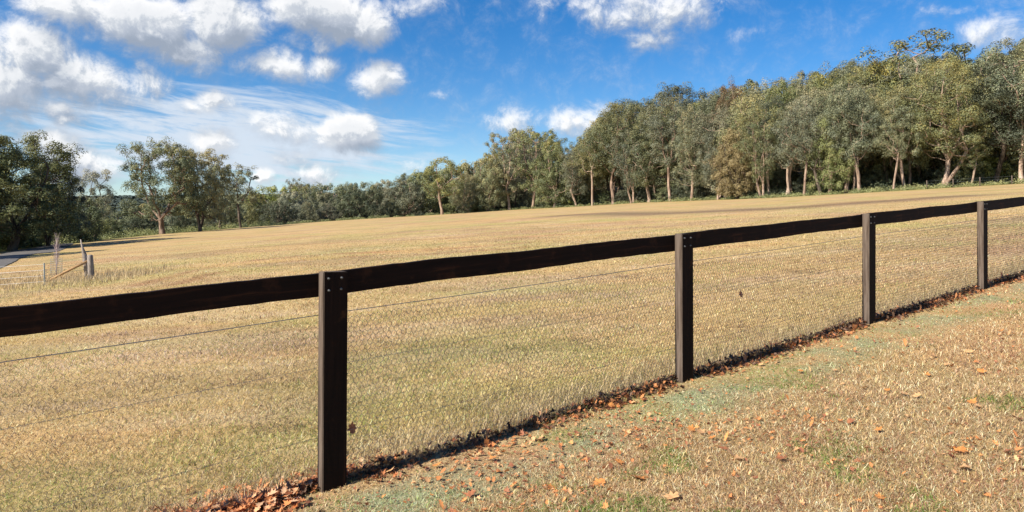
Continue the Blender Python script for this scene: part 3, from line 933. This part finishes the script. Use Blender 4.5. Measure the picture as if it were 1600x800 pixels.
# ------------------------------------------------------------------ the timber rail fence
A3 = Vector((2.372, 1.762, .185))     # one bay
P0 = Vector((-.969, 3.848, EYE + (HOR - 768) / F * 3.848))
PH = 1.2
fence = empty('timber_fence', P0, label='dark stained post and rail fence with wire netting crossing the foreground', category='fence')
fdir = Vector((FX, FY, 0)); bdir = Vector((-NX, -NY, 0))   # along, and towards the far side
bays = list(range(-2, 6))
rotz = math.atan2(FY, FX)
pitch = math.atan2(A3.z, math.hypot(A3.x, A3.y))
def post_mesh(seed):
    import bmesh
    bm = bmesh.new()
    w, d = .14, .075
    rr = random.Random(seed)
    bmesh.ops.create_cube(bm, size=1.0)
    for v in bm.verts:
        v.co.x *= w; v.co.y = v.co.y * d + d / 2 - .0; v.co.z = (v.co.z + .5) * (PH + .35) - .35
        if v.co.z > 0: v.co.z += rr.uniform(-.003, .003)
    bmesh.ops.bevel(bm, geom=list(bm.edges), offset=.004, segments=2, affect='EDGES')
    me = bpy.data.meshes.new('post'); bm.to_mesh(me); bm.free()
    me.materials.append(M['timber']); me.materials.append(M['grey_end'])
    for p in me.polygons:
        if p.normal.x < -.9 or p.normal.z > .95: p.material_index = 1   # sawn, unstained weathered side and top
    return me
bolt_mb = MB(); bolt_mb.tube([(0, 0, 0), (0, -.006, 0)], [.0075, .0075], 10); bolt_mb.tube([(0, -.006, 0), (0, -.013, 0)], [.0045, .0035], 6)
bolt_me = bolt_mb.mesh('bolt', True)
pm = [post_mesh(s) for s in range(4)]
for i in bays:
    base = A3 * i
    gg = gz(P0.x + base.x, P0.y + base.y) - P0.z
    po = obj('post', pm[i % 4], None, fence, base)
    po.rotation_euler = (0, R((.35, -.2, .1, -.25, .3)[i % 5]), rotz)
    for (bx, bz) in ((-.042, -.035), (.033, -.033), (-.040, -.10), (.030, -.094)):
        b = obj('bolt', bolt_me, M['bolt'], po, (bx, .0005, PH + bz))
        b.rotation_euler = (0, 0, 0)
# rails: behind the posts, butted at each post
def rail_mesh(L, seed):
    rr = random.Random(seed)
    n = 36; v = []; f = []
    for k in range(n + 1):
        x = L * k / n
        j = (rr.uniform(-.002, .002) + .0035 * math.sin(k * .35 + seed))
        ch = rr.choice([0, 0, 0, 0, .004]) if seed == 3 else 0
        for (y, z) in ((0, -.064), (.045, -.064), (.045, .064 - ch), (0, .064 - ch)):
            v.append((x, y, z + j + (0.003 * math.sin(x * 2) if z > 0 else 0)))
    for k in range(n):
        for q in range(4):
            q2 = (q + 1) % 4
            f.append((k * 4 + q, k * 4 + q2, (k + 1) * 4 + q2, (k + 1) * 4 + q))
    f.append((3, 2, 1, 0)); f.append((n * 4, n * 4 + 1, n * 4 + 2, n * 4 + 3))
    me = bpy.data.meshes.new('rail'); me.from_pydata(v, [], f); me.update()
    return me
BL = A3.length
for i in bays[:-1]:
    o = obj('rail', rail_mesh(BL - .004, i + 5), M['rail'], fence, A3 * i + bdir * .077 + Vector((0, 0, PH - .068)))
    o.rotation_euler = (0, -pitch, rotz)
# straining wires
r = np.random.default_rng(5)
for h in (.965, .675, .29):
    mb = MB(); pts = []
    for i in bays[:-1]:
        for k in range(10):
            t = i + k / 10
            sag = -.006 * math.sin(math.pi * k / 10)
            pts.append(A3 * t + bdir * .079 + Vector((0, 0, h + sag)))
    mb.tube(pts, .0024 if h > .9 else .0010, 5)
    obj('wire', mb.mesh('wire'), M['wire'], fence)
# wire netting, one sheet per bay, small hexagons
def netting(h0, h1, rw):
    cw, chh = .033, .029
    nx2 = int(BL / cw); dx2 = BL / nx2
    rows = int((h1 - h0) / chh)
    E0 = []; E1 = []
    hh = .5 * chh * .5
    for j in range(rows + 1):
        z = h0 + j * chh
        sh = .5 if j % 2 else 0.0
        for i in range(nx2):
            x = (i + sh) * dx2
            # zigzag lower row, then vertical twist to the next row
            E0.append((x, z + hh)); E1.append((x + dx2 * .5, z - hh))
            E0.append((x + dx2 * .5, z - hh)); E1.append((x + dx2, z + hh))
            if j < rows:
                E0.append((x, z + hh)); E1.append((x, z + chh - hh))
    E0 = np.array(E0); E1 = np.array(E1)
    def to3(e):
        s = np.clip(e[:, 0], 0, BL) / BL
        wob = .006 * np.sin(e[:, 0] * 5 + e[:, 1] * 3)
        ax = np.array(A3)[None, :] * s[:, None]
        b = np.array(bdir)[None, :] * (.083 + wob)[:, None]
        q = ax + b; q[:, 2] += e[:, 1] + .004 * np.sin(e[:, 0] * 9 + e[:, 1] * 17)
        return q
    a, b = to3(E0), to3(E1)
    rad = np.full(len(a), rw)
    return mesh_from('netting', *tube_arrays(a, b, rad, rad, 3))
net_me = netting(.0, .955, .00125); net_thin = netting(.0, .955, .0006)
for i in bays[:-1]:
    obj('netting', net_me if i >= 0 else net_thin, M['wire'], fence, A3 * i)

# ------------------------------------------------------------------ old broken fence at the left
ox, oy = hit(142, 436)
of = empty('old_fence', (0, 0, 0), label='broken old grey timber fence end with slanting brace at the left of the field', category='fence')
def pxpt(px, py, Y):
    return Vector(((px - 800) / F * Y, Y, EYE + (HOR - py) / F * Y))
s_ = oy / F
b0 = pxpt(142.5, 437, oy); t0 = pxpt(140.5, 398, oy)
mb = MB(); mb.tube([b0 - Vector((0, 0, .3)), b0, b0.lerp(t0, .5) + Vector((.01, 0, 0)), t0 - Vector((0, 0, .03)), t0], [.085, .085, .08, .078, .055], 12)
obj('strainer_post', mb.mesh('strainer_post', True), M['old'], of)
yl = oy + .25
l0 = pxpt(139, 436, yl); l1 = pxpt(126, 374, yl)
mb = MB(); mb.tube([l0 - Vector((0, 0, .2)), l0.lerp(l1, .4), l0.lerp(l1, .62) + Vector((.02, 0, 0)), l0.lerp(l1, .8), l1], [.07, .075, .062, .03, .015], 9)
obj('leaning_stake', mb.mesh('leaning_stake', True), M['old'], of)
br0 = pxpt(73, 440, oy + .1); br1 = pxpt(137, 408, oy + .1)
mb = MB(); mb.tube([br0, br0.lerp(br1, .5) + Vector((0, 0, .01)), br1], [.035, .04, .04], 8)
obj('brace', mb.mesh('brace', True), mat_plain('warm_brown_wood', (.36, .22, .11), .85, 0, .2, .4, 14), of)
sx, sy = hit(70, 446)
st0 = pxpt(70, 447, sy); st1 = pxpt(69, 411, sy)
mb = MB(); mb.tube([st0 - Vector((0, 0, .2)), st1], [.022, .022], 4)
obj('steel_post', mb.mesh('steel_post'), M['steel'], of)
for fr in (.95, .7, .45, .2):
    mb = MB()
    pa = b0.lerp(t0, fr); pb = st0.lerp(st1, fr); pc = Vector((pb.x - 9.5, pb.y - 1.5, gz(pb.x - 9.5, pb.y - 1.5) + .62 * fr))
    mb.tube([pa, pb, pc], .0035, 4)
    obj('wire', mb.mesh('old_wire'), M['wire'], of)
for q in (2.0, 4.2, 6.6, 9.4):
    xx, yy = st0.x - q, st0.y - 1.5 * q / 9.5
    mb = MB(); zz = gz(xx, yy); mb.tube([(xx, yy, zz - .2), (xx, yy, zz + .72)], [.016, .016], 4)
    obj('steel_post', mb.mesh('steel_post'), M['steel'], of)

# bare sapling with a wire tree guard
bx_, by_ = hit(88, 430)
sap = empty('bare_sapling', (bx_, by_, gz(bx_, by_)), label='leafless pinkish grey sapling behind the old fence brace at left', category='tree')
r2 = random.Random(9)
mb = MB(); mb.tube([(0, 0, -.1), (.02, 0, .5), (.0, 0, 1.2)], [.025, .02, .006], 6)
obj('trunk', mb.mesh('sapling_trunk', True), M['twig'], sap)
mb = MB()
for k in range(55):
    h = r2.uniform(.25, 1.15); a = r2.uniform(0, 6.28); L = r2.uniform(.22, .5) * (1.15 - .45 * h)
    o0 = Vector((.01, 0, h)); d = Vector((math.cos(a) * .38, math.sin(a) * .38, 1)).normalized()
    p1 = o0 + d * L * .5; p2 = p1 + (d + Vector((0, 0, .3))).normalized() * L * .5
    mb.tube([o0, p1, p2], [.004, .003, .0015], 4)
    for q in range(2):
        a2 = r2.uniform(0, 6.28)
        mb.tube([p1, p1 + Vector((math.cos(a2) * .08, math.sin(a2) * .08, .16))], [.0025, .001], 3)
obj('twigs', mb.mesh('twigs'), M['twig'], sap)
gd = empty('tree_guard', (bx_, by_, gz(bx_, by_)), label='pale wire mesh guard standing around the bare sapling foot', category='tree guard')
mb = MB()
for k in range(14):
    a = k / 14 * 6.283
    mb.tube([(math.cos(a) * .17, math.sin(a) * .17, 0), (math.cos(a) * .17, math.sin(a) * .17, .55)], .003, 3)
for k in range(8):
    mb.tube([(math.cos(a / 14 * 6.2832) * .17, math.sin(a / 14 * 6.2832) * .17, .02 + k * .074) for a in range(15)], .003, 3, False)
obj('mesh', mb.mesh('guard_mesh'), M['steel'], gd)

# ------------------------------------------------------------------ grass blades
def grass(name, X, Y, length, width, palette, pw, lay, seed, label, patch=None, tuft=0.0, category='grass'):
    r = np.random.default_rng(seed)
    n = len(X)
    Z = ground(X, Y) - .004
    a = r.uniform(0, 2 * np.pi, n)
    L = length * r.uniform(.5, 1.35, n) * (.65 + .7 * fbm(X / .35, Y / .35, seed + 3, 2))
    lean = np.clip(r.beta(2, 2, n) * lay + (.45 if lay > 2 else 0), 0, 1.5)
    hd = np.stack([np.cos(a), np.sin(a)], 1)
    up1 = np.cos(lean * .5); ou1 = np.sin(lean * .5)
    up2 = np.cos(lean * 1.25); ou2 = np.sin(lean * 1.25)
    sd_ = np.stack([-np.sin(a + r.normal(0, .7, n)), np.cos(a + r.normal(0, .7, n)), np.zeros(n)], 1)
    b = np.stack([X, Y, Z], 1)
    m1 = b + np.concatenate([hd * (ou1 * L * .5)[:, None], (up1 * L * .5)[:, None]], 1)
    t = m1 + np.concatenate([hd * (ou2 * L * .5)[:, None], (up2 * L * .5)[:, None]], 1)
    t[:, 2] = np.maximum(t[:, 2], Z + .006)
    w = (width * r.uniform(.6, 1.4, n))[:, None]
    V = np.stack([b - sd_ * w * .5, b + sd_ * w * .5, m1 + sd_ * w * .42, m1 - sd_ * w * .42, t], 1).reshape(-1, 3)
    base = (np.arange(n) * 5)
    tri = np.empty((n * 3, 3), np.int64)
    tri[0::3] = np.stack([base, base + 1, base + 2], 1)
    tri[1::3] = np.stack([base, base + 2, base + 3], 1)
    tri[2::3] = np.stack([base + 3, base + 2, base + 4], 1)
    pal = np.array(palette)
    idx = r.choice(len(pal), n, p=np.array(pw) / sum(pw))
    c = pal[idx]
    if patch is not None:
        c = patch(X, Y, c, r)
    if patch is patch_far:
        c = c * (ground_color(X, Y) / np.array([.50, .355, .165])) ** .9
    c = c * (.45 + 1.05 * r.beta(2, 2, (n, 1))) * (.82 + .36 * fbm(X / .11, Y / .11, seed + 40, 2))[:, None] * 1.04
    c = np.repeat(np.clip(c, 0, .82), 5, 0)
    return obj(name, mesh_from(name, V, tri, colors=c), M['grass'], kind='stuff', label=label, category=category)

def scatter(n, y0, y1, seed, power=2.0, margin=.16):
    """points over the wedge in front of the camera, thinning with distance"""
    r = np.random.default_rng(seed)
    # radial pdf ~ d * d^-power
    u = r.uniform(0, 1, n)
    if abs(power - 2) < 1e-6:
        d = y0 * (y1 / y0) ** u
    else:
        q = 2 - power
        d = (y0 ** q + u * (y1 ** q - y0 ** q)) ** (1 / q)
    a = r.uniform(-.628 - margin, .628 + margin, n)
    return d * np.tan(a) * .98, d * np.ones(n), a

def patch_far(X, Y, c, r):
    g = sstep(fbm(X / 1.4, Y / 1.4, 71), .48, .68)
    k = (r.uniform(0, 1, len(X)) < g * .30 + .06)
    c = c.copy(); c[k] = np.array([.30, .31, .09])
    g2 = sstep(fbm(X / .8, Y / .5, 81), .52, .7)
    k = (r.uniform(0, 1, len(X)) < g2 * .35)
    c[k] = np.array([.22, .15, .10])
    k = (r.uniform(0, 1, len(X)) < .45 * sstep(fbm(X / 3, Y / 1.2, 85), .55, .7))
    c[k] = np.array([.58, .44, .30])
    return c
def patch_near(X, Y, c, r):
    side = fence_side(X, Y)
    c = c.copy()
    ms = sstep(side, .03, .16) * sstep(side, .85, .4) * sstep(fbm(X / .5, Y / .5, 41), .36, .50)
    k = r.uniform(0, 1, len(X)) < ms * .9
    mc = np.array([(.42, .48, .27), (.30, .37, .12), (.52, .53, .32), (.40, .34, .18)])[r.choice(4, int(k.sum()), p=(.4, .25, .2, .15))]
    c[k] = mc * r.uniform(.75, 1.25, (int(k.sum()), 1))
    g = sstep(fbm(X / .45, Y / .45, 91), .55, .68)
    k = r.uniform(0, 1, len(X)) < g * .55
    c[k] = np.array([.19, .26, .06])
    g = sstep(fbm(X / .6, Y / .6, 95), .50, .66)
    k = r.uniform(0, 1, len(X)) < g * .2
    c[k] = np.array([.38, .18, .11])
    return c

FAR_PAL = [(.58, .41, .19), (.76, .58, .32), (.44, .35, .13), (.27, .16, .09), (.66, .45, .21)]
NEAR_PAL = [(.58, .40, .20), (.76, .60, .37), (.34, .20, .12), (.46, .39, .17), (.66, .42, .19)]
X, Y, a = scatter(720000, 2.5, 75, 1)
sdv = fence_side(X, Y)
k = (sdv < -.02) & (np.random.default_rng(3).uniform(0, 1, len(X)) > sstep(Y, 24, 75) * (.6 + .7 * fbm(X / 4, Y / 2, 33)))
wd = np.clip(.0016 + .00042 * Y, .0026, .012)
grass('paddock_grass', X[k], Y[k], (.062 * (1 - .4 * sstep(Y, 15, 60)))[k], wd[k], FAR_PAL, [4, 3, 2, 1.6, 2], 2.7, 2, 'short dry straw-coloured grass of the paddock beyond the fence', patch_far)
X, Y, a = scatter(900000, 1.9, 24, 4)
sdv = fence_side(X, Y)
k = sdv > .0
wd = np.clip(.0014 + .00042 * Y, .0022, .008)
shrt = (.5 + .5 * sstep(sdv, .3, 1.1)) * .055
grass('verge_grass', X[k], Y[k], shrt[k], wd[k], NEAR_PAL, [3, 3.4, 2.2, 1.5, 1.6], 2.9, 6, 'short dry reddish brown grass with mossy green patches on the near side of the fence', patch_near)
# taller pale grass along the netting
r = np.random.default_rng(8)
n = 60000
al = r.uniform(-4.5, 16, n); ac = -.10 - np.abs(r.normal(0, .30, n))
X = FENCE_O[0] + FX * al + NX * ac; Y = FENCE_O[1] + FY * al + NY * ac
k = (Y > 1.5) & (r.uniform(0, 1, n) < .25 + .9 * fbm(al / .5, ac, 15))
X, Y, ac = X[k], Y[k], ac[k]
grass('tall_fence_grass', X, Y, .085 * np.exp(ac * .8) + .03, np.full(len(X), .0032), [(.56, .44, .26), (.46, .34, .18), (.36, .32, .14), (.34, .22, .13)], [4, 3, 2, 1], 1.95, 9, 'longer wispy pale grass growing along the far side of the wire netting')
# tall dry grass round the old fence
n = 16000
X = ox + r.uniform(-13, 1.6, n); Y = oy + r.normal(.4, 1.5, n)
k = Y > 12
grass('tall_dry_grass', X[k], Y[k], np.full(k.sum(), .17), np.full(k.sum(), .010), [(.60, .47, .28), (.52, .40, .22), (.46, .34, .22)], [3, 2, 1], .9, 10, 'tall pale dry grass around the old broken fence')

# ------------------------------------------------------------------ leaves
LEAF_OUT = [(0, -.5), (.07, -.42), (.30, -.38), (.20, -.22), (.46, -.10), (.26, .02), (.34, .26), (.14, .22), (0, .55),
            (-.14, .22), (-.34, .26), (-.26, .02), (-.46, -.10), (-.20, -.22), (-.30, -.38), (-.07, -.42)]
def leaf_template():
    v = [(0, -.05)] + LEAF_OUT
    return np.array(v)
LT = leaf_template()
NL = len(LT)
def leaves_mesh(name, X, Y, Z, size, tilt, cols, seed, label):
    r = np.random.default_rng(seed)
    n = len(X)
    a = r.uniform(0, 6.283, n); s = size * r.uniform(.6, 1.3, n)
    cx = LT[None, :, 0] * s[:, None] * r.uniform(.6, 1, n)[:, None]; cy = LT[None, :, 1] * s[:, None]
    curl = r.uniform(.2, 1.6, n)[:, None]; curl2 = r.uniform(-.6, 1.4, n)[:, None]
    cz = curl * (cx ** 2) / s[:, None] * 1.8 + curl2 * (cy ** 2) / s[:, None] * .9
    tx_ = r.normal(0, 1, n)[:, None] * tilt; ty_ = r.normal(0, 1, n)[:, None] * tilt
    z = cz + cx * np.tan(np.clip(tx_, -1.2, 1.2)) * .7 + cy * np.tan(np.clip(ty_, -1.2, 1.2)) * .7
    z = z - z.min(1, keepdims=True) * .7
    ca, sa = np.cos(a)[:, None], np.sin(a)[:, None]
    V = np.stack([X[:, None] + cx * ca - cy * sa, Y[:, None] + cx * sa + cy * ca, Z[:, None] + z], -1).reshape(-1, 3)
    ring = np.arange(1, NL)
    tri0 = np.stack([np.zeros(NL - 1, int), ring, np.roll(ring, -1)], 1)
    tri = (np.arange(n)[:, None, None] * NL + tri0[None]).reshape(-1, 3)
    c = np.array(cols)[r.integers(0, len(cols), n)] * r.uniform(.7, 1.2, (n, 1))
    return obj(name, mesh_from(name, V, tri, colors=np.repeat(c, NL, 0)), M['litter'], kind='stuff', label=label, category='leaves')

# drift of leaves caught along the netting
r = np.random.default_rng(20)
n = 10500
al = r.uniform(-3.4, 15, n); ac = -.05 + r.normal(0, .08, n)
keep = r.uniform(0, 1, n) < (.35 + .9 * sstep(fbm(al / .6, al * 0, 25), .3, .6))
keep &= ~((np.abs(al - 2.96 * np.round(al / 2.96)) < .16) & (ac > -.03))
al, ac = al[keep], ac[keep]
X = FENCE_O[0] + FX * al + NX * ac; Y = FENCE_O[1] + FY * al + NY * ac
hgt = np.maximum(0, 1 - np.abs((ac + .09) / .12)) * r.uniform(0, .055, len(ac))
leaves_mesh('leaf_litter_drift', X, Y, ground(X, Y) + hgt + .004, .036, .45, [(.46, .18, .075), (.16, .065, .035), (.54, .23, .09), (.05, .03, .022), (.20, .12, .08)], 21, 'dark reddish brown dead leaves drifted along the foot of the wire netting')
# heap at the first post, left of it
n = 1700
al = -.62 + r.normal(0, .40, n); ac = -.12 + r.normal(0, .15, n)
k = (al < -.22) | (ac < -.09)
al, ac = al[k], ac[k]; n = len(al)
X = FENCE_O[0] + FX * al + NX * ac; Y = FENCE_O[1] + FY * al + NY * ac
leaves_mesh('leaf_heap', X, Y, ground(X, Y) + r.uniform(0, .06, n) * np.exp(-(ac / .2) ** 2) + .006, .050, .38, [(.78, .40, .20), (.66, .27, .11), (.72, .44, .25), (.26, .09, .04), (.58, .22, .08)], 22, 'heap of bright copper brown dead leaves left of the nearest post')
# scatter of small leaves over the verge
n = 25000
X, Y, a = scatter(n, 2.6, 16, 23, power=1.2)
dens_ = .10 + .95 * sstep(fbm(X / .9, Y / .9, 27), .45, .68) + .25 * (fence_side(X, Y) < .5)
k = (fence_side(X, Y) > .02) & (r.uniform(0, 1, n) < dens_)
X, Y = X[k], Y[k]
leaves_mesh('scattered_leaf_litter', X, Y, ground(X, Y) + .014, .031, .42, [(.74, .31, .11), (.76, .42, .20), (.60, .24, .09), (.38, .15, .08)], 24, 'small orange and brown dead leaves scattered through the near grass')

# bigger single leaves lying on the verge
def one_leaf(seed):
    rr = np.random.default_rng(seed)
    v = []
    for i, (x, y) in enumerate(LT):
        rag = 1 + .12 * rr.uniform(-1, 1)
        x *= rag; y *= rag
        v.append((x, y, .75 * x * x * (1 + .6 * math.sin(seed)) + .55 * y * y - .04 * math.cos(9 * x + seed) + .02))
    ring = list(range(1, NL))
    f = [(0, ring[i], ring[(i + 1) % len(ring)]) for i in range(len(ring))]
    b = len(v)
    v += [(-.012, -.5, .14), (.012, -.5, .14), (.03, -.78, .22), (.012, -.78, .22)]
    f.append((b, b + 1, b + 2, b + 3))
    me = bpy.data.meshes.new('fallen_leaf'); me.from_pydata(v, [], f); me.update()
    me.polygons.foreach_set('use_smooth', np.ones(len(me.polygons), bool))
    return me
def leaf_mat(name, c):
    m, T, out = material(name)
    tc = T.n('ShaderNodeTexCoord').outputs['Object']
    n_ = T.noise(tc, 5, 4, .6)
    cc = T.mix(T.ss(n_, .3, .7), tuple(x * .6 for x in c), tuple(min(.8, x * 1.1) for x in c))
    d = T.n('ShaderNodeBsdfPrincipled'); T.put(d.inputs['Base Color'], cc); d.inputs['Roughness'].default_value = .6
    t = T.n('ShaderNodeBsdfTranslucent'); T.put(t.inputs[0], cc)
    mx = T.n('ShaderNodeMixShader'); mx.inputs[0].default_value = .2
    T.t.links.new(d.outputs[0], mx.inputs[1]); T.t.links.new(t.outputs[0], mx.inputs[2]); T.t.links.new(mx.outputs[0], out.inputs[0])
    return m
LM = {'orange': leaf_mat('orange_leaf', (.74, .30, .08)), 'tan': leaf_mat('tan_leaf', (.74, .42, .19)), 'brown': leaf_mat('brown_leaf', (.42, .16, .07))}
protos = {}
for c in LM:
    for s_i in range(3):
        me = one_leaf(s_i + 3); me.materials.append(LM[c]); protos[(c, s_i)] = me
spots = [(770, 722, 1), (990, 752, 1), (735, 778, 1.1), (965, 728, .9), (1048, 785, 1.1), (1080, 676, 1), (1095, 680, .9), (1130, 708, .9), (1145, 718, 1.1), (1155, 722, 1), (1112, 690, .8),
         (1060, 668, .8), (1000, 755, 1), (935, 762, .9), (860, 768, .8), (1520, 633, 1), (1527, 640, .9), (1500, 712, 1.1), (1508, 738, 1), (1375, 785, 1), (1220, 722, .9), (1330, 665, .8), (1372, 678, .8),
         (1432, 624, .9), (1490, 706, .8), (1515, 553, 1.1), (1535, 585, 1), (1210, 568, .9), (1225, 562, .9), (1190, 573, .8), (1310, 520, .9), (1250, 585, .8), (1405, 555, .9), (1410, 620, 1), (1388, 615, .8),
         (1350, 610, .8), (1590, 660, .9), (1575, 712, .9), (610, 742, .9), (585, 756, .8), (845, 690, .8), (683, 733, .8), (955, 640, .8), (1460, 560, .8), (1480, 575, .8), (1565, 520, .8), (1450, 590, .8), (1340, 555, .8), (1290, 570, .8), (1598, 740, .9)]
rl = random.Random(4)
FL = {'orange': [], 'tan': [], 'brown': []}
for i, (px, py, s) in enumerate(spots):
    X_, Y_ = hit(px, py)
    c = rl.choice(['orange', 'orange', 'tan', 'tan', 'brown'])
    o = obj('fallen_leaf', protos[(c, rl.randrange(3))], None, None, (X_, Y_, gz(X_, Y_) + .02))
    ss = .075 * s * rl.uniform(.8, 1.15)
    o.scale = (ss, ss, ss); o.rotation_euler = (rl.uniform(-.45, .45), rl.uniform(-.45, .45), rl.uniform(0, 6.28))
    o['category'] = 'leaf'; o['group'] = f'{c} dead leaves lying singly on the near verge'
    FL[c].append(o)
for c in FL:
    number_off(FL[c], c + ' dead leaf lying on the near verge, {} ' + c + ' one from the left')
# a leaf caught in the netting by the nearest post, another in the second bay
for (px, py, c, lab) in ((550, 668, 'brown', 'dark brown dead leaf stuck in the netting beside the nearest post'), (1157, 459, 'brown', 'small brown leaf caught in the netting between the second and third posts')):
    u = (px - 800) / F
    # point on the netting plane
    bp = P0 + bdir * .09
    Yn = (bp.x * NX + bp.y * NY) / (u * NX + NY)
    o = obj('fallen_leaf', protos[(c, 1)], None, None, (u * Yn, Yn, EYE + (HOR - py) / F * Yn))
    o.scale = (.07, .07, .07); o.rotation_euler = (R(80), 0, rotz); o['label'] = lab; o['category'] = 'leaf'
